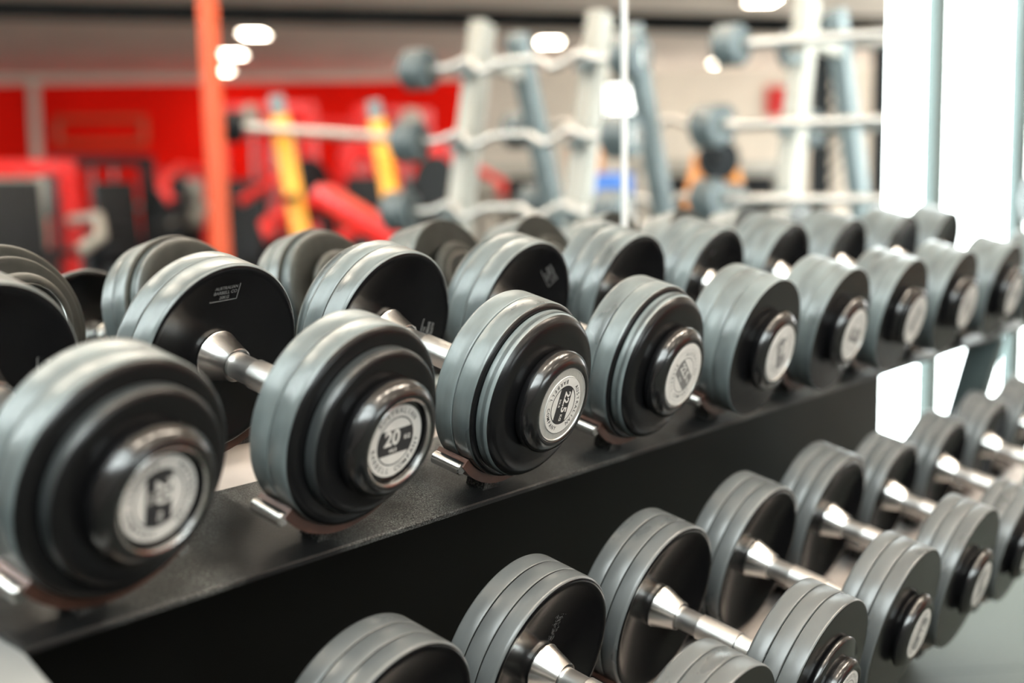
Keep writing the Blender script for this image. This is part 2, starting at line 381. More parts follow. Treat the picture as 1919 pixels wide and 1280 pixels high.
def make_dumbbell(kind, kg):
    """kind: 'step' (two big plates and a small one), 'mid' (a slightly smaller third), 'even', 'ridged', 'low' (lower tier), 'small' (lower tier, lighter)"""
    root = thing('dumbbell', 'x', 'dumbbell')
    low = kind in ('low', 'small', 'flange')
    R = {'low': 0.1077, 'flange': 0.1077, 'small': 0.0945}.get(kind, 0.1)
    rim, face = (RIML, FACEL) if low else (RIM, FACE)
    if low: cuts = [(0, .0213, R), (.0213, .0426, R), (.0426, .064, R)]
    elif kind == 'step': cuts = [(0, .0265, R), (.0265, .053, R), (.053, .0695, .0815)]
    elif kind in ('mid', 'midf'): cuts = [(0, .0265, R), (.0265, .053, R), (.053, .0745, .0935)]
    else: cuts = [(0, .0266, R), (.0266, .0532, R), (.0532, .0798, R)]
    heads = []
    for i, (a, b, r) in enumerate(cuts):
        last = i == len(cuts)-1
        bo = (0.007 if kind == 'step' else 0.015 if kind in ('mid', 'midf') else 0.0030) if last else (0.0085 if (i == 1 and kind == 'step') else 0.006 if (i == 1 and kind in ('mid', 'midf')) else 0.0016)
        me = plate_mesh(Y0-a, Y0-b, r, RIMD if r < 0.09 and kind == 'step' else rim, face, i == 0, 0.0045 if i == 0 else 0.0016, bo, rin=0.012 if i == 0 else 0.03)
        heads.append(me)
    for me in heads: obj('weight_plate', me, root)
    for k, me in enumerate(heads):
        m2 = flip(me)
        if k and not low: m2.materials[1] = LITFACE
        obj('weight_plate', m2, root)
    # end caps
    w = cuts[-1][1]
    if kind == 'step':
        prof = [(w-.002, .05), (w, .0545), (w+.004, .0575), (w+.010, .0583), (w+.016, .0570), (w+.021, .0530), (w+.0245, .0475), (w+.0250, .0440), (w+.0235, .0418), (w+.018, .0408), (w+.0175, .0)]
        lab = w+.0180; lr = .0362; faded = False
    elif kind in ('mid', 'midf'):
        prof = [(w-.002, .05), (w, .0540), (w+.004, .0575), (w+.010, .0583), (w+.015, .0570), (w+.0195, .0525), (w+.0225, .0465), (w+.0230, .0430), (w+.0220, .0415), (w+.021, .0410), (w+.021, .0)]
        lab = w+.0226; lr = .0395 if kind == 'midf' else .0325; faded = kind == 'midf'
    elif kind == 'ridged':
        prof = [(w-.002, .047), (w+.0015, .0485), (w+.004, .0505), (w+.007, .0485), (w+.0085, .0485), (w+.011, .0515), (w+.014, .0490), (w+.0155, .0495), (w+.0185, .0525), (w+.021, .0505), (w+.0235, .0445), (w+.0238, .0425), (w+.0232, .0412), (w+.0222, .0408), (w+.0222, .0)]
        lab = w+.0238; lr = .0400; faded = True
    elif kind == 'even':
        prof = [(w-.002, .048), (w+.001, .0490), (w+.003, .0505), (w+.0055, .0505), (w+.0065, .0535), (w+.010, .0575), (w+.0145, .0575), (w+.019, .0535), (w+.0225, .0465), (w+.0232, .0430), (w+.0225, .0415), (w+.0215, .0410), (w+.0215, .0)]
        lab = w+.0230; lr = .0380; faded = True
    elif kind == 'flange':
        prof = [(w-.002, .060), (w, .0640), (w+.003, .0660), (w+.006, .0655), (w+.0085, .0625), (w+.009, .043), (w+.011, .0440), (w+.016, .0455), (w+.021, .0440), (w+.0245, .0395), (w+.0250, .0370), (w+.0240, .0360), (w+.0238, 0)]
        lab = w+.0244; lr = .0330; faded = True
    else:
        prof = [(w-.002, .043), (w+.002, .0440), (w+.003, .0465), (w+.007, .0505), (w+.012, .0505), (w+.0165, .0470), (w+.0195, .0400), (w+.0200, .0375), (w+.0192, .0362), (w+.0187, .0358), (w+.0187, 0)]
        lab = w+.0194; lr = .0335; faded = True
    for side in (1, -1):
        # densify the rounding with a smooth curve through the points
        bm = bmesh.new(); lathe(bm, [(Y0-a, r) for a, r in prof], 80)
        me = finish(bm, 'end_cap', 50)
        if side < 0: me.transform(Matrix.Rotation(PI, 4, 'Z'))
        cap = obj('end_cap', me, root, (CAPM if side > 0 or low else LITFACE,))
        n0 = len(cap.children)
        if kind == 'step':
            bm = bmesh.new(); lathe(bm, [(Y0-(w+.0215), .0407), (Y0-(w+.0240), .0412), (Y0-(w+.0245), .0422), (Y0-(w+.0240), .0432)], 72)
            rg = obj('trim_ring', finish(bm, 'trim_ring'), cap, (CHROME,)); rg['label'] = 'thin chrome ring'
        elif kind != 'flange' and kind not in ('low', 'small'):
            bm = bmesh.new(); lathe(bm, [(Y0-(w+.0212), 0), (Y0-(lab-.0009), 0), (Y0-(lab-.0009), .0395), (Y0-(lab-.0002), .0400), (Y0-(lab-.0002), .0409), (Y0-(w+.0205), .0413)], 72)
            rg = obj('badge_plate', finish(bm, 'badge_plate'), cap, (PLATE,)); rg['label'] = 'silver badge plate'
        badge_parts(cap, kg, Y0-lab, 0, faded, lr)
        if side < 0:
            for ch in cap.children: ch.data.transform(Matrix.Rotation(PI, 4, 'Z'))
    # handle: slim at the heads, thicker grip between
    hw = HL/2
    bm = bmesh.new()
    lathe(bm, [(-hw-.013, 0.0138), (-hw+.046, 0.0138), (-hw+.0475, 0.0142), (-hw+.0485, 0.0156), (hw-.0485, 0.0156), (hw-.0475, 0.0142), (hw-.046, 0.0138), (hw+.013, 0.0138)], 40, [0, 1, 1, 1, 1, 1, 0])
    me = finish(bm, 'handle', 30); me.materials.append(SATIN); me.materials.append(KNURL)
    obj('handle', me, root)
    for side in (1, -1):
        bm = bmesh.new()
        y = -hw-0.0125
        lathe(bm, [(y-.001, .0255), (y+.002, .0264), (y+.0035, .0266), (y+.0045, .0258), (y+.030, .0182), (y+.0325, .0176), (y+.0332, .0165), (y+.0332, .0135)], 64)
        me = finish(bm, 'collar', 40)
        if side < 0: me.transform(Matrix.Rotation(PI, 4, 'Z'))
        c = obj('collar', me, root, (CHROME,)); c['label'] = 'tapered chrome collar'
    if kind in ('step', 'mid', 'midf'):
        # moulded maker's mark on the inner face of the far head
        yf = HL/2 + 0.0080; bm = bmesh.new()
        for ln, z, s in (('AUSTRALIAN', .0745, .0050), ('BARBELL CO', .0690, .0053), (kg+'KG', .0632, .0053)):
            add_mesh(bm, text_mesh(ln, s, 0.01), onface(0.0, z, yf-.0003))
        for (x0, z0, x1, z1) in ((-.0175, .0590, .0175, .0596), (.0169, .0590, .0175, .0775), (-.0175, .0590, -.0169, .0605)):
            box(bm, (x0, yf-.0003, z0), (x1, yf, z1))
        bmesh.ops.transform(bm, matrix=Matrix.Translation((0, HL/2+.0066, .068)) @ Matrix.Rotation(math.radians(14), 4, 'X') @ Matrix.Translation((0, -yf, -.068)), verts=bm.verts)
        e = obj('moulded_mark', finish(bm, 'moulded_mark', smooth=False), root, (EMBOSS,))
    return root

def place(root, x, low, roll, label, R=None):
    base = Vector((x, LDY if low else 0, (LDZ if low else 0) + H))
    c = base - AX*(HL/2)
    if R is not None: c = c + NV*(R - 0.1077)
    root.location = c; root.rotation_mode = 'YXZ'; root.rotation_euler = (TILT, math.radians(roll), 0)
    tag(root, label, 'dumbbell', 'dumbbells on the lower tier of the rack' if low else 'dumbbells on the upper tier of the rack')
protos = {}
def dumbbell(kind, kg, x, low, roll, label):
    if (kind, kg) in protos: d = copy_tree(protos[kind, kg])
    else: d = make_dumbbell(kind, kg); protos[kind, kg] = d
    place(d, x, low, roll, label, 0.0945 if kind == 'small' else None)
    return d
UP = [('step', '20', 84, 'blurred 20 kg dumbbell at the left end of the upper tier, badge turned sideways'),
      ('step', '20', -4, '20 kg rubber dumbbell on the upper tier with its badge upright, second from the left'),
      ('mid', '22.5', 97, '22.5 kg dumbbell in sharp focus on the upper tier, badge turned to read downwards'),
      ('midf', '22.5', 42, '22.5 kg dumbbell with a faded badge, right of the sharply focused one'),
      ('even', '25', 70, 'black dumbbell with three equal plates, fifth from the left on the upper tier'),
      ('even', '25', 15, 'black upper tier dumbbell, sixth from the left, near the end of the mirror'),
      ('ridged', '27.5', 120, 'black dumbbell with a ridged end cap, seventh from the left on the upper tier'),
      ('ridged', '27.5', 50, 'black dumbbell with a ridged end cap, eighth from the left on the upper tier'),
      ('even', '30', 200, 'black dumbbell on the upper tier above the slanting end post, ninth from the left'),
      ('even', '30', 140, 'last dumbbell on the upper tier, its far head against the white window')]
for (kind, kg, roll, lab), x in zip(UP, XS): dumbbell(kind, kg, x, False, roll, lab)
LOW = [('low', '40', 0, None),
       ('low', '40', 20, 'leftmost lower tier dumbbell, cut off by the bottom of the photo'),
       ('low', '37.5', 65, 'dumbbell on the lower tier with scratches above its collar, second from the left'),
       ('flange', '37.5', 30, 'lower tier dumbbell with a wide ring round its end cap, third from the left'),
       ('low', '35', 110, 'grey rubber dumbbell on the lower tier, fourth from the left, badge facing the room'),
       ('low', '35', 75, 'grey rubber dumbbell on the lower tier, fifth from the left, above the bare floor'),
       ('small', '32.5', 160, 'smaller lower tier dumbbell in front of the left window edge, sixth from the left'),
       ('small', '32.5', 10, 'smaller dumbbell on the lower tier below the window mullion, seventh from the left'),
       ('small', '30', 80, 'smaller dumbbell on the lower tier in front of the window, eighth from the left'),
       ('small', '30', 130, 'smaller dumbbell at the right end of the lower tier under the slanting end post')]
for (kind, kg, roll, lab), x in zip(LOW, LX):
    if not lab: continue
    d = dumbbell(kind, kg, x, True, roll, lab)
    if 'scratches' in lab:      # pale flecks scraped out of the lacquer above the collar
        rs = random.Random(3)
        def flecks(bm):
            for _ in range(90):
                a = math.radians(rs.gauss(14 - roll, 5)); q = rs.uniform(.029, .062); l = rs.uniform(.0010, .0040); w = rs.uniform(.00012, .0004); t = a + rs.gauss(.5, .5)
                y = HL/2 + .0130 - .0001 - max(0, (q-.045))*.13 - .0012
                c = Vector((q*math.sin(a), y, q*math.cos(a))); u = Vector((math.sin(t), 0, math.cos(t)))*l/2; v = Vector((math.cos(t), 0, -math.sin(t)))*w/2
                bm.faces.new([bm.verts.new(c + k) for k in (u+v, u-v, -u-v, -u+v)])
        fl = part('scratches', d, EMBOSS, flecks, smooth=False); fl['label'] = 'pale scratches above the collar'

# ------------------------------------------------------------------ the rack
rack = thing('dumbbell_rack', 'long black two tier dumbbell rack in front of the mirror and window', 'rack', (1.1, 0, 0))
RINV = Matrix.Translation((-1.1, 0, 0))
def rpart(name, m, build, angle=35, smooth=True):
    bm = bmesh.new(); build(bm); bmesh.ops.transform(bm, matrix=RINV, verts=bm.verts)
    return obj(name, finish(bm, name, angle, smooth), rack, (m,))
def tray_pt(x, s, h, base): return Vector((x, base.y, base.z)) + AX*s - NV*h
def slab(bm, x0, x1, base, outline):
    """extrude an (s, h) outline along the rack"""
    A = [bm.verts.new(tray_pt(x0, s, h, base)) for s, h in outline]; B = [bm.verts.new(tray_pt(x1, s, h, base)) for s, h in outline]
    n = len(outline)
    for i in range(n): bm.faces.new((A[i], A[(i+1) % n], B[(i+1) % n], B[i]))
    bm.faces.new(A[::-1]); bm.faces.new(B)
UPB, LOB = Vector((0, 0, H)), Vector((0, LDY, LDZ + H))
XL, XR = -0.170, 2.50
def rail_outline(s0, s1, h, lip, r=0.006, t=0.004):
    """a folded sheet rail: flat top from s0 (front) to s1 (back), front lip, rounded back edge"""
    o = [(s0, h+lip), (s0, h+0.0015), (s0-0.0015, h)]
    o += [(s1 + r - r*math.sin(a), h + r - r*math.cos(a)) for a in [PI/2*k/4 for k in range(5)]]
    o += [(s1, h+0.022), (s1+t, h+0.022), (s1+t, h+r+1e-3), (s1+r, h+t+1e-3), (s0-t, h+t+1e-3), (s0-t, h+lip)]
    return o
for base, hh, sfront in ((UPB, 0.125, 0.0471), (LOB, 0.133, 0.014)):
    rpart('front_rail', POWDER, lambda bm: slab(bm, XL, XR, base, rail_outline(sfront, -0.112, hh, 0.0062)))
    rpart('rear_rail', POWDER, lambda bm: slab(bm, XL, XR, base, rail_outline(-HL-0.058, -HL-0.088, hh-0.004, 0.022)))
    rpart('tray_plate', WEB, lambda bm: slab(bm, XL+.004, XR-.004, base, [(-0.108, hh+0.008), (-0.108, hh+0.012), (-HL-0.080, hh+0.012), (-HL-0.080, hh+0.008)]))
# saddles: bent cradles with a bright pin along each tip
def saddle_mesh(R, hh):
    bm = bmesh.new(); ri, ro, n, w = R+0.0008, R+0.0115, 28, 0.0205
    a0 = math.radians(44)
    prev = None
    for i in range(n+1):
        a = -a0 + 2*a0*i/n
        q = [bm.verts.new((r*math.sin(a), y, -r*math.cos(a))) for r, y in ((ri, -w), (ro, -w), (ro, w), (ri, w))]
        if prev:
            for k in range(4): bm.faces.new((prev[k], q[k], q[(k+1) % 4], prev[(k+1) % 4]))
        else: bm.faces.new(q[::-1])
        prev = q
    bm.faces.new(prev)
    box(bm, (-0.013, -w+0.012, -hh-0.009), (0.013, w-0.004, -ro+0.003), 1)     # welded foot
    return finish(bm, 'saddle', 40)
def pin_mesh(R, sx):
    bm = bmesh.new(); a = math.radians(43); rr_ = R+0.0130
    lathe(bm, [(-.0195, 0), (-.0195, .0060), (-.0182, .0074), (.0182, .0074), (.0195, .0060), (.0195, 0)], 20)
    bmesh.ops.transform(bm, matrix=Matrix.Translation((sx*rr_*math.sin(a), 0, -rr_*math.cos(a))), verts=bm.verts)
    return finish(bm, 'saddle_tip', 40)
sad = {k: (saddle_mesh(R, hh), pin_mesh(R, -1), pin_mesh(R, 1)) for k, R, hh in ((False, 0.1, 0.125), (True, 0.1077, 0.133), ('small', 0.0945, 0.133-0.0132))}
for me in sad.values(): me[0].materials.append(SADDLE); me[0].materials.append(POWDER); me[1].materials.append(CHROME); me[2].materials.append(CHROME)
for low, xs in ((False, XS), (True, LX[1:])):
    for i, x in enumerate(xs):
        key = 'small' if (low and i >= 5) else low
        for sc in (0.0195, -HL-0.026) if not low else (0.024, -HL-0.026):
            base = LOB if low else UPB
            p = tray_pt(x, sc, 0.0 if key != 'small' else 0.0132, base)
            s = obj('saddle', sad[key][0], rack); s.location = p - Vector((1.1, 0, 0)); s.rotation_euler = (TILT, 0, 0)
            for q in (1, 2): t = obj('saddle_tip', sad[key][q], s); t['label'] = 'bright metal tip'
def prism_x(bm, x0, x1, poly):
    A = [bm.verts.new((x0, y, z)) for y, z in poly]; B = [bm.verts.new((x1, y, z)) for y, z in poly]; n = len(poly)
    for i in range(n): bm.faces.new((A[i], A[(i+1) % n], B[(i+1) % n], B[i]))
    bm.faces.new(A[::-1]); bm.faces.new(B)
e0 = tray_pt(0, 0.0471, 0.128, UPB)
rpart('end_panel', ENDF, lambda bm: prism_x(bm, -0.215, -0.1695, [(e0.y, e0.z), (e0.y-0.16, e0.z-0.16*0.577), (-0.34, 0.45), (-0.36, 0.0), (0.30, 0.0), (0.30, e0.z+0.02), (0.24, e0.z+0.045)]))
rpart('end_post', ENDD, lambda bm: prism_x(bm, 2.279, 2.325, [(e0.y+0.002, e0.z-0.012), (e0.y+0.068, e0.z+0.004), (e0.y+0.068+0.205, 0.0), (e0.y+0.205, 0.0)]))
rpart('tier_arm', ENDD, lambda bm: prism_x(bm, 2.285, 2.319, [(LDY-0.03, LDZ+H-0.165), (LDY-0.03, LDZ+H-0.215), (0.14, 0.44), (0.12, 0.50)]))

# ------------------------------------------------------------------ the room
CZ = CAM.z + 1.86          # low ceiling over the far half of the hall
CH = 4.8                   # ceiling over the lifting floor
BW = 23.0
def hall(D, lat, z=0.0):
    p = CM + E2*D + E1*lat; return Vector((p.x, p.y, z))
bl, brr = hall(BW, -17), hall(BW, 12.6)
FX0, FX1 = -1.9, brr.x + 0.3
outline = [(FX0, MIRROR_Y+0.02), (FX1, MIRROR_Y+0.02), (bl.x, bl.y), (FX0, bl.y)]
def poly_slab(name, z0, z1, m):
    bm = bmesh.new()
    pts = [(FX0-.2, 0.62), (FX1+.4, 0.62), (bl.x+.4, bl.y-.6), (FX0-.2, bl.y-.6)]
    A = [bm.verts.new((x, y, z0)) for x, y in pts]; B = [bm.verts.new((x, y, z1)) for x, y in pts]
    for i in range(4): bm.faces.new((A[i], A[(i+1) % 4], B[(i+1) % 4], B[i]))
    bm.faces.new(A[::-1]); bm.faces.new(B)
    return struct(obj(name, finish(bm, name, smooth=False), None, (m,)))
poly_slab('floor', -0.1, 0.0, FLOORM)
poly_slab('ceiling', CH, CH+0.12, CEIL)
def low_ceiling():
    bm = bmesh.new()
    A = [hall(12.75, -17), hall(12.75, 12.0), hall(BW+.05, 12.0), hall(BW+.05, -17)]
    a = [bm.verts.new(p + Vector((0, 0, CZ))) for p in A]; b = [bm.verts.new(p + Vector((0, 0, CH-0.002))) for p in A]
    for i in range(4): bm.faces.new((a[i], a[(i+1) % 4], b[(i+1) % 4], b[i]))
    bm.faces.new(a[::-1]); bm.faces.new(b)
    struct(obj('ceiling_low', finish(bm, 'ceiling_low', smooth=False), None, (CEIL,)))
low_ceiling()
def wall(name, p, q, z0, z1, t, m, side=1):
    bm = bmesh.new(); p = Vector((p[0], p[1], 0)); q = Vector((q[0], q[1], 0)); d = (q-p).normalized(); n = Vector((-d.y, d.x, 0))*side*t
    A = [bm.verts.new(v + Vector((0, 0, z0))) for v in (p, q, q+n, p+n)]; B = [bm.verts.new(v + Vector((0, 0, z1))) for v in (p, q, q+n, p+n)]
    for i in range(4): bm.faces.new((A[i], A[(i+1) % 4], B[(i+1) % 4], B[i]))
    bm.faces.new(A[::-1]); bm.faces.new(B)
    return struct(obj(name, finish(bm, name, smooth=False), None, (m,)))
WX0, WX1 = 2.512, 5.40
VX0, VX1 = 11.0, 21.0
def multi_wall(name, rects, y0, y1, m):
    bm = bmesh.new()
    for x0, x1, z0, z1 in rects: box(bm, (x0, y0, z0), (x1, y1, z1))
    return struct(obj(name, finish(bm, name, smooth=False), None, (m,)))
multi_wall('wall_front', [(FX0, WX0-0.002, 0, CH), (WX0-0.002, WX1, 2.90, CH), (WX0-0.002, WX1, 0, 0.05), (WX1, VX0, 0, CH), (VX0, VX1, 2.90, CH), (VX0, VX1, 0, 0.05), (VX1, FX1, 0, CH)], MIRROR_Y+0.008, MIRROR_Y+0.25, WALLW)
bm = bmesh.new(); box(bm, (FX0, MIRROR_Y-0.003, 0.0), (WX0-0.004, MIRROR_Y+0.0075, 0.795)); struct(obj('trim_1', finish(bm, 'trim_1', smooth=False), None, (PANELB,)))
# back wall: red paint on the left part, warm white to the right and above
def back_wall():
    bm = bmesh.new()
    L0, L1, LS, ZR = -17.0, 12.9, -0.72, CAM.z + 1.72
    def q(l0, l1, z0, z1, mi, d=0.0):
        vs = [bm.verts.new(hall(BW+d, l, z)) for l, z in ((l0, z0), (l1, z0), (l1, z1), (l0, z1))]; bm.faces.new(vs).material_index = mi
    q(L0, LS, 0, ZR, 1); q(LS, L1, 0, ZR, 0); q(L0, L1, ZR, CZ, 0)
    bmesh.ops.remove_doubles(bm, verts=bm.verts, dist=1e-4)
    me = finish(bm, 'wall_back', smooth=False); me.materials.append(WALLW); me.materials.append(WALLR)
    o = struct(obj('wall_back', me)); sd = o.modifiers.new('thickness', 'SOLIDIFY'); sd.thickness = 0.15; sd.offset = 0
back_wall()
LW0, LW1 = -9.6, -0.05
def side_wall():
    bm = bmesh.new(); x0, x1 = FX0-0.2, FX0
    for y0, y1, z0, z1 in ((bl.y, LW0, 0, CH), (LW1, MIRROR_Y+0.25, 0, CH), (LW0, LW1, 0, 2.0), (LW0, LW1, 4.60, CH)): box(bm, (x0, y0, z0), (x1, y1, z1))
    struct(obj('wall_left', finish(bm, 'wall_left', smooth=False), None, (WALLG,)))
side_wall()
RW0, RW1 = -1.2, bl.x-0.3
multi_wall('wall_rear', [(FX0, RW0, 0, CH), (RW1, bl.x+0.3, 0, CH), (RW0, RW1, 0, 1.0), (RW0, RW1, 4.5, CH)], bl.y-0.2, bl.y, WALLG)
# windows
def window_front(name, xs, X0, X1):
    bm = bmesh.new()
    y0, y1 = MIRROR_Y+0.020, MIRROR_Y+0.052
    for a, b in xs: box(bm, (a, y0, 0.05), (b, y1, 2.90), bevel=0.004)
    box(bm, (X0+.02, y0+.004, 2.80), (X1, y1-.004, 2.90)); box(bm, (X0+.02, y0+.004, 0.05), (X1, y1-.004, 0.13))
    w = struct(obj(name, finish(bm, name, smooth=False), None, (ALU,)))
    bm = bmesh.new(); box(bm, (X0+.01, MIRROR_Y+.034, 0.06), (X1-.01, MIRROR_Y+.039, 2.89)); obj('pane', finish(bm, 'pane', smooth=False), w, (GLASS,))
window_front('window_1', [(2.512, 2.530), (2.915, 3.012)] + [(3.690+0.816*i, 3.830+0.816*i) for i in range(2)] + [(5.36, 5.40)], WX0, WX1)
window_front('added_window_5', [(VX0+1.2*i, VX0+1.2*i+.07) for i in range(9)], VX0, VX1)  # unseen windows further along, added to let daylight into the far hall
def window_left():
    bm = bmesh.new(); x0, x1 = FX0-0.12, FX0-0.03
    n = 8
    for i in range(n+1):
        y = LW0 + (LW1-LW0)*i/n; box(bm, (x0, y-0.035, 2.0), (x1, y+0.035, 4.60))
    for z in (2.0, 3.25, 4.53): box(bm, (x0+.003, LW0, z), (x1-.003, LW1, z+.07))
    w = struct(obj('window_2', finish(bm, 'window_2', smooth=False), None, (ALU,)))
    bm = bmesh.new(); box(bm, (FX0-0.08, LW0, 2.01), (FX0-0.074, LW1, 4.59)); obj('pane', finish(bm, 'pane', smooth=False), w, (GLASS,))
window_left()
def added_window_rear():  # unseen window, added to light the red part of the far wall
    bm = bmesh.new(); y0, y1 = bl.y-0.12, bl.y-0.03
    for i in range(9):
        x = RW0 + (RW1-RW0)*i/8; box(bm, (x-.035, y0, 1.0), (x+.035, y1, 4.5))
    for z in (1.0, 4.43): box(bm, (RW0, y0+.003, z), (RW1, y1-.003, z+.07))
    w = struct(obj('added_window_4', finish(bm, 'added_window_4', smooth=False), None, (ALU,)))
    bm = bmesh.new(); box(bm, (RW0, bl.y-0.08, 1.01), (RW1, bl.y-0.074, 4.49)); obj('pane', finish(bm, 'pane', smooth=False), w, (GLASS,))
added_window_rear()
# bright window in the far wall
def window_far():
    c = mirw(1168, 205, BW-0.14); fr = bmesh.new()
    bm = bmesh.new()
    def quad(bm, w0, w1, z0, z1, d0, d1):
        ps = [c + E1*w + E2*d for w, d in ((w0, d0), (w1, d0), (w1, d1), (w0, d1))]
        A = [bm.verts.new((p.x, p.y, c.z+z0)) for p in ps]; B = [bm.verts.new((p.x, p.y, c.z+z1)) for p in ps]
        for i in range(4): bm.faces.new((A[i], A[(i+1) % 4], B[(i+1) % 4], B[i]))
        bm.faces.new(A[::-1]); bm.faces.new(B)
    for a in ((-.30, -.25, -.42, .42), (.25, .30, -.42, .42), (-.25, .25, .37, .42), (-.25, .25, -.42, -.37)): quad(bm, *a, -.02, .05)
    w = struct(obj('window_3', finish(bm, 'window_3', smooth=False), None, (ALU,)))
    bm = bmesh.new(); quad(bm, -.25, .25, -.37, .37, 0.01, 0.03); obj('pane', finish(bm, 'pane', smooth=False), w, (LITWIN,))
window_far()
# mirrors
def mirror(x0, x1, lab):
    t = thing('wall_mirror', lab, 'mirror', ((x0+x1)/2, MIRROR_Y, 0.80))
    bm = bmesh.new(); box(bm, (x0-(x0+x1)/2, 0.0, 0.0), (x1-(x0+x1)/2, 0.006, 1.72)); obj('mirror_glass', finish(bm, 'mirror_glass', smooth=False), t, (MIRR,))
    return t
mirror(-1.75, 1.2775, 'wide wall mirror behind the rack, left of the white joint line')
t2 = mirror(1.2815, 2.508, 'wall mirror between the white joint line and the bright window')
bm = bmesh.new(); box(bm, (1.2760-1.89475, -0.004, 0), (1.2830-1.89475, -0.0002, 1.72)); j = obj('joint_strip', finish(bm, 'joint_strip', smooth=False), t2, (JOINT,))
# dark beam under the ceiling, painted post
bm = bmesh.new(); beam(bm, mir(-500, 6, 12.0), mir(2000, 58, 12.6), 0.16, 0.16, 0.01)
struct(obj('trim_2', finish(bm, 'trim_2'), None, (BEAMM,)))

# ceiling lamps
def lamp(p, lab, w=0.6, d=0.6, CZ=CZ):
    t = thing('ceiling_light', lab, 'ceiling light', (p.x, p.y, CZ-0.03), 'square ceiling lights')
    a = math.atan2(E1.y, E1.x); t.rotation_euler = (0, 0, a)
    bm = bmesh.new()
    for q in ((-w/2-.03, -d/2-.03, w/2+.03, -d/2), (-w/2-.03, d/2, w/2+.03, d/2+.03), (-w/2-.03, -d/2, -w/2, d/2), (w/2, -d/2, w/2+.03, d/2)): box(bm, (q[0], q[1], -0.02), (q[2], q[3], 0.03))
    obj('lamp_frame', finish(bm, 'lamp_frame', smooth=False), t, (PALEST,))
    bm = bmesh.new(); box(bm, (-w/2, -d/2, -0.012), (w/2, d/2, 0.0)); obj('diffuser', finish(bm, 'diffuser', smooth=False), t, (LAMPM,))
def ceil_at(px, py):
    k = (CZ-0.03-CAM.z)/(dirv + (px-959.5)/FPX*rv - (py-640)/FPX*uv).z; return mir(px, py, k)
for px, py, lab, w in ((476, 62, 'white ceiling light right of the red post, highest of three', 0.42), (437, 100, 'white ceiling light right of the red post, middle of three', 0.42),
                    (419, 131, 'white ceiling light touching the red post, lowest of three', 0.36), (1030, 77, 'white ceiling light between the two legs of the curl bar rack', 0.42),
                    (830, 139, 'white ceiling light at the left end of the top curl bar', 0.30), (1345, 117, 'white ceiling light left of the straight bar rack', 0.30),
                    (1430, -3, 'white ceiling light cut off by the top edge of the photo', 0.42)):
    lamp(ceil_at(px, py), lab, w*0.68, w*1.3)
for i, (x, y) in enumerate(((-0.6, -2.3), (0.8, -2.3), (2.2, -2.3), (3.6, -2.3), (5.0, -2.3))):
    lamp(Vector((x, y, 0)), 'unseen square ceiling light added to brighten the hall', 0.9, 0.5, CH)
for D in (6.0, 10.0):  # extra lamps out of view, added to brighten the hall
    for lat in (-5.5, -1.0, 3.5):
        p = hall(D, lat)
        if FX0+0.5 < p.x and p.y < -1.9: lamp(p, 'unseen square ceiling light added to brighten the hall', 0.7, 0.7, CH)

# ------------------------------------------------------------------ things the mirror shows
def at_floor(px, D, z=0.0):
    p = CM + E2*D*math.cos(PITCH) + E1*((px-959.5)/FPX*D); return Vector((p.x, p.y, z))
# slanting red post
p1, p2 = mir(388, 0, 6.2), mir(413, 440, 6.2)
u = (p1-p2).normalized()
pf = p2 - u*(p2.z/u.z); pt = p2 + u*((2.75-p2.z)/u.z)
t = thing('gym_post', 'tall orange red steel post right of the blank red wall', 'post', pf)
part('post_tube', t, ORNG, lambda bm: beam(bm, (0, 0, 0.01), pt-pf, 0.068, 0.068, 0.008))
part('base_plate', t, ORNG, lambda bm: box(bm, (-.12, -.12, 0), (.12, .12, .012), bevel=.003))

def barbell(name, lab, cat, p, q, grp, ez=False, head_r=0.085, head_t=0.12, hm=HEADR, wav=0.03, br=0.014):
    p, q = Vector(p), Vector(q); c = (p+q)/2; ax = (q-p).normalized(); L = (q-p).length
    t = thing(name, lab, cat, c, grp)
    up = Vector((0, 0, 1)); side = ax.cross(up).normalized()
    wdir = (up*0.8 + side*0.6)
    if ez:
        knots = [(-.5, 0), (-.36, 0), (-.27, 1), (-.17, -.75), (-.07, .55), (.07, .55), (.17, -.75), (.27, 1), (.36, 0), (.5, 0)]
        pts = []
        for (a, b), (a2, b2) in zip(knots, knots[1:]):
            for k in range(4):
                f = k/4; pts.append(ax*L*(a+(a2-a)*f) + wdir*wav*(b + (b2-b)*(3*f*f-2*f**3)))
        pts.append(ax*L*.5)
    else: pts = [ax*L*(-.5), ax*L*.5]
    part('bar', t, BARST, lambda bm: tube(bm, pts, br, 12))
    for s in (-1, 1):
        hd = part('weight_head', t, hm, lambda bm: disc(bm, ax*(L/2)*s, ax, head_r, head_t, 32, 0.012))
        hc = part('end_cap', hd, CHROME, lambda bm: disc(bm, ax*(L/2*s + s*(head_t/2+.004)), ax, head_r*0.5, 0.008, 24, 0.002))
    return t
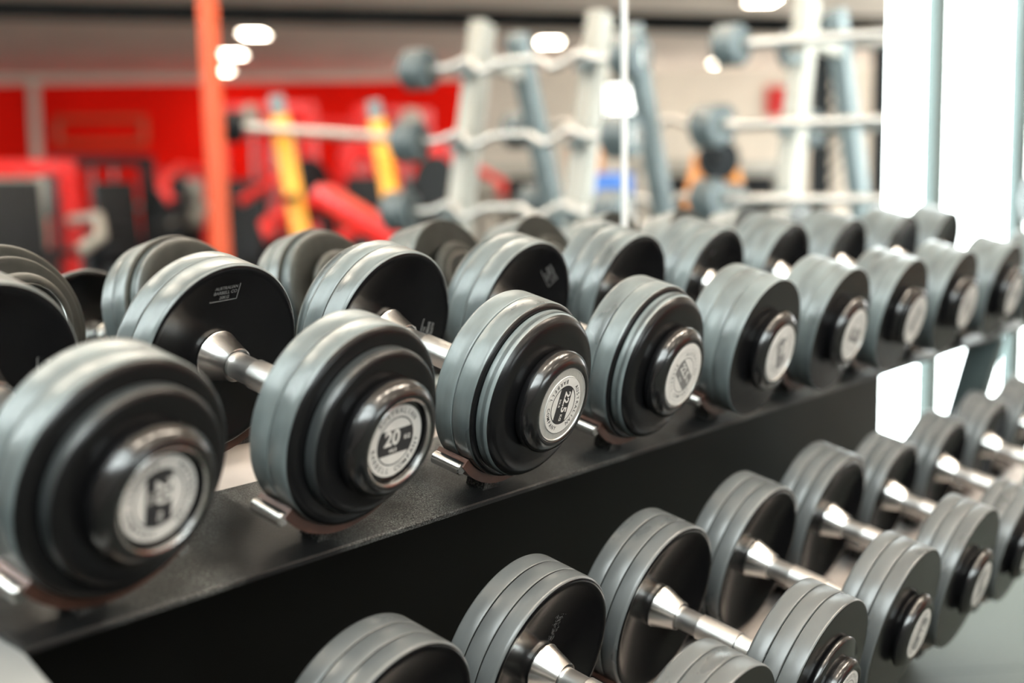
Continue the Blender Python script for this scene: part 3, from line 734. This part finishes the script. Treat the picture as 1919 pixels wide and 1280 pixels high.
def bar_rack(lab, px_l, px_r, D_l, D_r, top_py, spread, lean_l, heights, grp):
    """A-frame of two sides, each a front and a back leg, with hooks; returns bar axis and side"""
    tl, tr = mir(px_l, top_py, D_l), mir(px_r, top_py, D_r)
    ztop = (tl.z+tr.z)/2
    b = Vector((tr.x-tl.x, tr.y-tl.y, 0)).normalized()
    f = Vector((b.y, -b.x, 0))
    if f.dot(E2) > 0: f = -f                   # towards the mirror
    o = Vector(((tl.x+tr.x)/2, (tl.y+tr.y)/2, 0)); half = (Vector((tr.x, tr.y, 0)) - Vector((tl.x, tl.y, 0))).length/2
    t = thing('barbell_rack', lab, 'barbell rack', o)
    for s in (-1, 1):
        c = b*half*s
        part('front_leg', t, PALEST, lambda bm: beam(bm, c + f*spread, c + f*0.09 + Vector((0, 0, ztop)), 0.062, 0.085, 0.006, up=f))
        part('back_leg', t, BLUEST, lambda bm: beam(bm, c - f*(spread+0.34), c - f*0.14 + Vector((0, 0, ztop-0.02)), 0.062, 0.075, 0.006, up=f))
        part('top_plate', t, PALEST, lambda bm: beam(bm, c + f*0.10 + Vector((0, 0, ztop-0.13)), c - f*0.15 + Vector((0, 0, ztop-0.15)), 0.05, 0.06, 0.004))
        for hz in heights:
            k = f*(spread + (0.09-spread)*hz/ztop) + Vector((0, 0, hz))
            part('hook', t, BLUEST, lambda bm: beam(bm, c + k + f*0.03, c + k + f*0.10 - Vector((0, 0, 0.03)), 0.05, 0.02, 0.003))
    part('floor_brace', t, PALEST, lambda bm: beam(bm, -b*half - f*spread*0.8 + Vector((0, 0, .16)), b*half - f*spread*0.8 + Vector((0, 0, .16)), 0.05, 0.05, 0.004))
    return o, b, f, half, ztop, spread
r1 = bar_rack('pale A-frame barbell rack holding wavy curl bars, left of the mirror joint', 930, 1148, 4.78, 4.55, 40, 0.52, 0, (1.54, 1.29, 1.05, 0.80, 0.55), None)
def on_rack(rk, hz, front=True, d=0.085):
    o, b, f, half, zt, sp = rk
    s = 1 if front else -1
    return o + f*s*(((sp + (0.09-sp)*hz/zt) if front else (sp+0.34 + (0.14-sp-0.34)*hz/zt)) + d) + Vector((0, 0, hz)), b
EZN = ('top', 'middle', 'lower')
for hz, nm in zip((1.535, 1.285, 1.045), EZN):
    c, b = on_rack(r1, hz)
    barbell('curl_bar', '%s wavy chrome curl bar with round grey heads on the left barbell rack' % nm, 'barbell', c - b*0.42, c + b*0.40, 'curl bars on the A-frame rack', True, 0.072, 0.10)
for hz, nm in zip((1.34, 1.06), ('upper', 'lower')):
    c, b = on_rack(r1, hz, False)
    barbell('curl_bar', '%s wavy curl bar on the far side of the left barbell rack' % nm, 'barbell', c - b*0.36, c + b*0.46, 'curl bars on the A-frame rack', True, 0.07, 0.10)
r2 = bar_rack('pale A-frame barbell rack holding straight bars, beside the bright window', 1535, 1740, 4.62, 4.40, -8, 0.46, 0, (1.56, 1.33, 1.10, 0.85, 0.6), None)
for hz, nm, dx in zip((1.60, 1.325, 1.075), EZN, (0.0, -0.05, -0.02)):
    c, b = on_rack(r2, hz)
    barbell('straight_bar', '%s straight chrome bar with round grey heads on the right barbell rack' % nm, 'barbell', c - b*(0.42-dx), c + b*0.36, 'straight bars on the A-frame rack', False, 0.072, 0.10, br=0.018)
for hz, nm in zip((1.62, 1.33), ('upper', 'lower')):
    c, b = on_rack(r2, hz, False)
    barbell('straight_bar', '%s straight bar on the far side of the right barbell rack' % nm, 'barbell', c - b*0.40, c + b*0.36, 'straight bars on the A-frame rack', False, 0.07, 0.10, br=0.017)

# amber rack with a bar across it
o = at_floor(630, 6.6)
pa = [(mir(517, 180, 6.6), mir(563, 432, 6.6)), (mir(700, 190, 6.9), mir(742, 425, 6.9))]
t = thing('squat_stand', 'amber squat stand with two slanting posts right of the red post', 'squat stand', o)
for a, bq in pa:
    w = (a-bq).normalized(); foot = bq - w*(bq.z/w.z)
    part('post', t, YEL, lambda bm: beam(bm, foot-o, a-o-w*0.10, 0.085, 0.06, 0.005, up=E2))
    part('post_cap', t, BLUEST, lambda bm: beam(bm, a-o-w*0.10, a-o, 0.07, 0.055, 0.004, up=E2))
    part('back_stay', t, BLUEST, lambda bm: beam(bm, foot-o+E2*0.55, foot-o+w*0.9+E2*0.03, 0.06, 0.05, 0.004))
    part('bar_hook', t, BLKIRON, lambda bm: beam(bm, a-o-w*0.50-E2*0.03, a-o-w*0.52-E2*0.16, 0.05, 0.03, 0.003))
part('cross_tube', t, BLUEST, lambda bm: beam(bm, Vector((pa[0][1].x, pa[0][1].y, 0.25))-o+E2*.3, Vector((pa[1][1].x, pa[1][1].y, 0.25))-o+E2*.3, .06, .06, .004))
barbell('barbell', 'pale straight barbell resting across the amber squat stand', 'barbell', mir(437, 238, 6.4), mir(775, 262, 6.5), None, False, 0.075, 0.10, BLKIRON, br=0.024)

# red incline bench
c = mir(672, 405, 5.6); o = Vector((c.x, c.y, 0))
t = thing('incline_bench', 'incline bench with a shiny red back pad near the amber squat stand', 'bench', o)
d1 = (mir(600, 362, 5.6)-mir(745, 452, 5.6)).normalized()
part('back_pad', t, REDPAD, lambda bm: beam(bm, c-o-d1*0.40, c-o+d1*0.20, 0.28, 0.085, 0.03, up=Vector((0, 0, 1))))
part('seat_pad', t, BLKPAD, lambda bm: beam(bm, c-o-d1*0.42-Vector((0, 0, .05)), c-o-d1*0.42+E1*0.40-Vector((0, 0, .02)), 0.28, 0.07, 0.025))
part('frame', t, BLKIRON, lambda bm: (beam(bm, c-o-d1*0.1-Vector((0, 0, .04)), (0, 0, 0.05), .06, .06, .004), beam(bm, Vector((0, 0, .03))-E1*.5, Vector((0, 0, .03))+E1*.6, .06, .06, .004), beam(bm, Vector((0, 0, .03))-E2*.25, Vector((0, 0, .03))+E2*.25, .06, .06, .004)))

# red training machines along the red wall
def machine(px, D, lab, kind, turn=0.0):
    o = at_floor(px, D); t = thing('weight_machine', lab, 'weight machine', o, 'red weight machines by the red wall')
    X = (E1*math.cos(turn) + E2*math.sin(turn)); Yv = (E2*math.cos(turn) - E1*math.sin(turn)); Z = Vector((0, 0, 1))
    P = lambda x, y, z: X*x + Yv*y + Z*z
    hgt = {'tower': 1.72, 'press': 1.38, 'row': 1.30}[kind]
    part('frame', t, REDST, lambda bm: (beam(bm, P(-.36, .3, 0), P(-.36, .3, hgt), .09, .09, .006), beam(bm, P(.36, .3, 0), P(.36, .3, hgt), .09, .09, .006), beam(bm, P(-.40, .3, hgt-.04), P(.40, .3, hgt-.04), .09, .09, .006), beam(bm, P(0, .3, .05), P(0, -.75, .05), .09, .08, .006), beam(bm, P(-.35, -.7, .05), P(.35, -.7, .05), .09, .08, .006)))
    part('weight_stack', t, BLKIRON, lambda bm: [box(bm, (-.16, -.09, .12+.042*i), (.16, .09, .156+.042*i), mtx=Matrix(((X.x, Yv.x, 0, P(0, .3, 0).x), (X.y, Yv.y, 0, P(0, .3, 0).y), (0, 0, 1, 0), (0, 0, 0, 1)))) for i in range(16)])
    part('guide_rods', t, BLUEST, lambda bm: (tube(bm, [P(-.09, .3, .1), P(-.09, .3, hgt-.06)], .013), tube(bm, [P(.09, .3, .1), P(.09, .3, hgt-.06)], .013)))
    part('seat_pad', t, BLKPAD, lambda bm: beam(bm, P(0, -.55, .48), P(0, -.15, .50), .36, .08, .025))
    part('back_pad', t, BLKPAD, lambda bm: beam(bm, P(0, -.10, .58), P(0, .05, 1.18), .32, .09, .03, up=Yv))
    for s in (-1, 1):
        part('arm', t, REDST if kind != 'row' else PALEST, lambda bm: tube(bm, [P(.36*s, .2, hgt*.72), P(.46*s, -.1, hgt*.74), P(.40*s, -.45, hgt*.66), P(.25*s, -.55, hgt*.60)], .032))
        part('grip', t, BLKPAD, lambda bm: tube(bm, [P(.25*s, -.55, hgt*.60), P(.08*s, -.57, hgt*.60)], .024))
    if kind == 'tower': part('pulley_shroud', t, PALEST, lambda bm: disc(bm, P(0, .12, hgt-.12), X, .11, .05, 28, .01))
    if kind == 'press':
        for s in (-1, 1): part('weight_disc', t, BLKIRON, lambda bm: disc(bm, P(.50*s, .05, hgt*.80), X, .20, .05, 32, .01))
    if kind == 'row': part('shroud', t, PALEST, lambda bm: box(bm, (-.22, -.05, .75), (.22, .10, 1.2), bevel=.02, mtx=Matrix(((X.x, Yv.x, 0, P(0, .22, 0).x), (X.y, Yv.y, 0, P(0, .22, 0).y), (0, 0, 1, 0), (0, 0, 0, 1)))))
    return t
MACH = [(40, 8.0, 'low red row machine with a pale shroud at the far left edge', 'row', 0.5),
        (230, 10.6, 'black press machine with black discs below the blank red wall', 'press', 0.6),
        (330, 13.0, 'red row machine with a pale shroud just left of the slanting post', 'row', -0.2),
        (470, 9.6, 'red tower machine with a pulley wheel just right of the slanting post', 'tower', -0.3),
        (600, 11.8, 'red tower machine between the two amber posts', 'tower', 0.4),
        (690, 8.2, 'red press machine with black discs behind the red bench pad', 'press', -0.6),
        (800, 10.4, 'red tower machine left of the curl bar rack', 'tower', 0.9)]
for a in MACH:
    m = machine(*a)
    if a[2].startswith('black'):
        for ch in m.children:
            if ch.name.split('.')[0] in ('frame', 'arm'): ch.data.materials[0] = BLKIRON
# tall pale wall strip on the red wall
a = mirw(62, 150, BW-0.14); bq = mirw(76, 330, BW-0.14)
t = thing('wall_batten', 'thin pale upright batten on the red wall at far left', 'batten', Vector((a.x, a.y, bq.z)))
part('batten', t, WALLW, lambda bm: beam(bm, (0, 0, 0), a-Vector((a.x, a.y, bq.z)), .16, .05, .005, up=E2))
# big orange framed board on the red wall
c = mirw(190, 245, BW-0.14)
t = thing('wall_board', 'orange framed board on the red wall left of the post', 'board', c)
part('frame', t, ORNG, lambda bm: [beam(bm, E1*x0+Vector((0, 0, z0)), E1*x1+Vector((0, 0, z1)), .06, .09, .005) for x0, z0, x1, z1 in ((-.75, .2, .75, .2), (-.75, -.2, .75, -.2), (-.72, -.2, -.72, .2), (.72, -.2, .72, .2))])
part('backing', t, WALLR, lambda bm: beam(bm, E1*-.7+E2*.04, E1*.7+E2*.04, .03, .36, .002))

# things against the pale part of the far wall
def crate_stack(px, py, D, w, h, m, name, lab, cat):
    c = mir(px, py, D); o = Vector((c.x, c.y, 0)); t = thing(name, lab, cat, o)
    part('body', t, m, lambda bm: beam(bm, -E1*w/2+Vector((0, 0, c.z)), E1*w/2+Vector((0, 0, c.z)), 0.35, h, 0.02))
    part('stand', t, BLKIRON, lambda bm: (beam(bm, E1*(-w*.35), E1*(-w*.35)+Vector((0, 0, c.z-h/2+.01)), .05, .05, .004), beam(bm, E1*(w*.35), E1*(w*.35)+Vector((0, 0, c.z-h/2+.01)), .05, .05, .004), beam(bm, E1*(-w*.35)+E2*-.15+Vector((0, 0, .03)), E1*(w*.35)+E2*-.15+Vector((0, 0, .03)), .05, .05, .004)))
crate_stack(1142, 348, 7.6, 0.24, 0.14, BLUEM, 'storage_box', 'blue plastic box on a black stand behind the curl bar rack', 'box')
crate_stack(1098, 292, 9.5, 0.22, 0.36, WOOD, 'plyo_box', 'orange wooden box on a stand behind the curl bar rack', 'box')
c = mirw(1458, 190, BW-0.14); t = thing('wall_sign', 'small red wall sign left of the straight bar rack', 'sign', c)
part('sign_board', t, REDST, lambda bm: beam(bm, E1*-.20, E1*.20, .03, .50, .004))
for px, D, lab in ((1530, 8.0, 'black squat rack post with teeth behind the straight bar rack, left one'), (1645, 7.6, 'black squat rack post beside the window, right one')):
    o = at_floor(px, D); t = thing('squat_rack_post', lab, 'squat rack post', o)
    part('post', t, BLKIRON, lambda bm: beam(bm, (0, 0, .01), (0, 0, 2.0), .10, .10, .005, up=E1))
    part('teeth', t, BLKIRON, lambda bm: [beam(bm, E1*.05+Vector((0, 0, 1.0+.09*k)), E1*.11+Vector((0, 0, 1.03+.09*k)), .05, .03, .003) for k in range(9)])
    part('foot_plate', t, BLKIRON, lambda bm: box(bm, (-.2, -.2, 0), (.2, .2, .012)))
c = mir(1340, 300, 6.4); o = Vector((c.x, c.y, 0))
t = thing('plate_tree', 'weight plate stand with orange wooden legs left of the straight bar rack', 'plate stand', o)
for s in (-1, 1): part('leg', t, WOOD, lambda bm: beam(bm, E1*.30*s, E1*.06*s+Vector((0, 0, c.z+.02)), .07, .07, .005))
part('peg', t, BLKIRON, lambda bm: tube(bm, [E2*-.25+Vector((0, 0, c.z)), E2*.2+Vector((0, 0, c.z))], .03))
part('weight_disc', t, BLKIRON, lambda bm: disc(bm, E2*-.10+Vector((0, 0, c.z)), E2, .10, .05, 36, .01))
for px, py, D, lab in ((985, 330, 13.2, 'white weight machine behind the curl bar rack, left one'), (1280, 310, 11.5, 'white weight machine right of the mirror joint'), (1420, 330, 13.5, 'white weight machine left of the straight bar rack')):
    m = machine(px, D, lab, 'row', 0.3)
    m['group'] = 'white weight machines by the pale wall'
    for ch in m.children:
        if ch.name.split('.')[0] in ('frame',): ch.data.materials[0] = PALEST

# ------------------------------------------------------------------ daylight
w = bpy.data.worlds.new('overcast_sky'); scn.world = w; w.use_nodes = True
bg = w.node_tree.nodes['Background']; bg.inputs[0].default_value = (0.96, 0.985, 1.0, 1); bg.inputs[1].default_value = 14.0
def portal(name, loc, rot, sx, sy):
    l = bpy.data.lights.new(name, 'AREA'); l.shape = 'RECTANGLE'; l.size = sx; l.size_y = sy; l.cycles.is_portal = True
    o = bpy.data.objects.new(name, l); COL.objects.link(o); o.location = loc; o.rotation_euler = rot
portal('daylight_portal', ((WX0+WX1)/2, MIRROR_Y+0.20, 1.47), (-PI/2, 0, 0), WX1-WX0, 2.84)
portal('daylight_portal', ((VX0+VX1)/2, MIRROR_Y+0.20, 1.47), (-PI/2, 0, 0), VX1-VX0, 2.84)
portal('daylight_portal', (FX0-0.19, (LW0+LW1)/2, 3.30), (0, -PI/2, 0), 2.60, LW1-LW0)

portal('daylight_portal', ((RW0+RW1)/2, bl.y-0.19, 2.75), (PI/2, 0, 0), RW1-RW0, 3.5)

scn.cycles.use_denoising = True
scn.cycles.max_bounces = 10; scn.cycles.diffuse_bounces = 4; scn.cycles.glossy_bounces = 6; scn.cycles.transparent_max_bounces = 8
scn.cycles.caustics_reflective = False; scn.cycles.caustics_refractive = False
scn.cycles.sample_clamp_indirect = 8.0
vs = scn.view_settings
scn.display_settings.display_device = 'sRGB'
vs.view_transform = 'Standard'; vs.look = 'None'; vs.exposure = 0.15; vs.gamma = 1.0; vs.use_curve_mapping = False
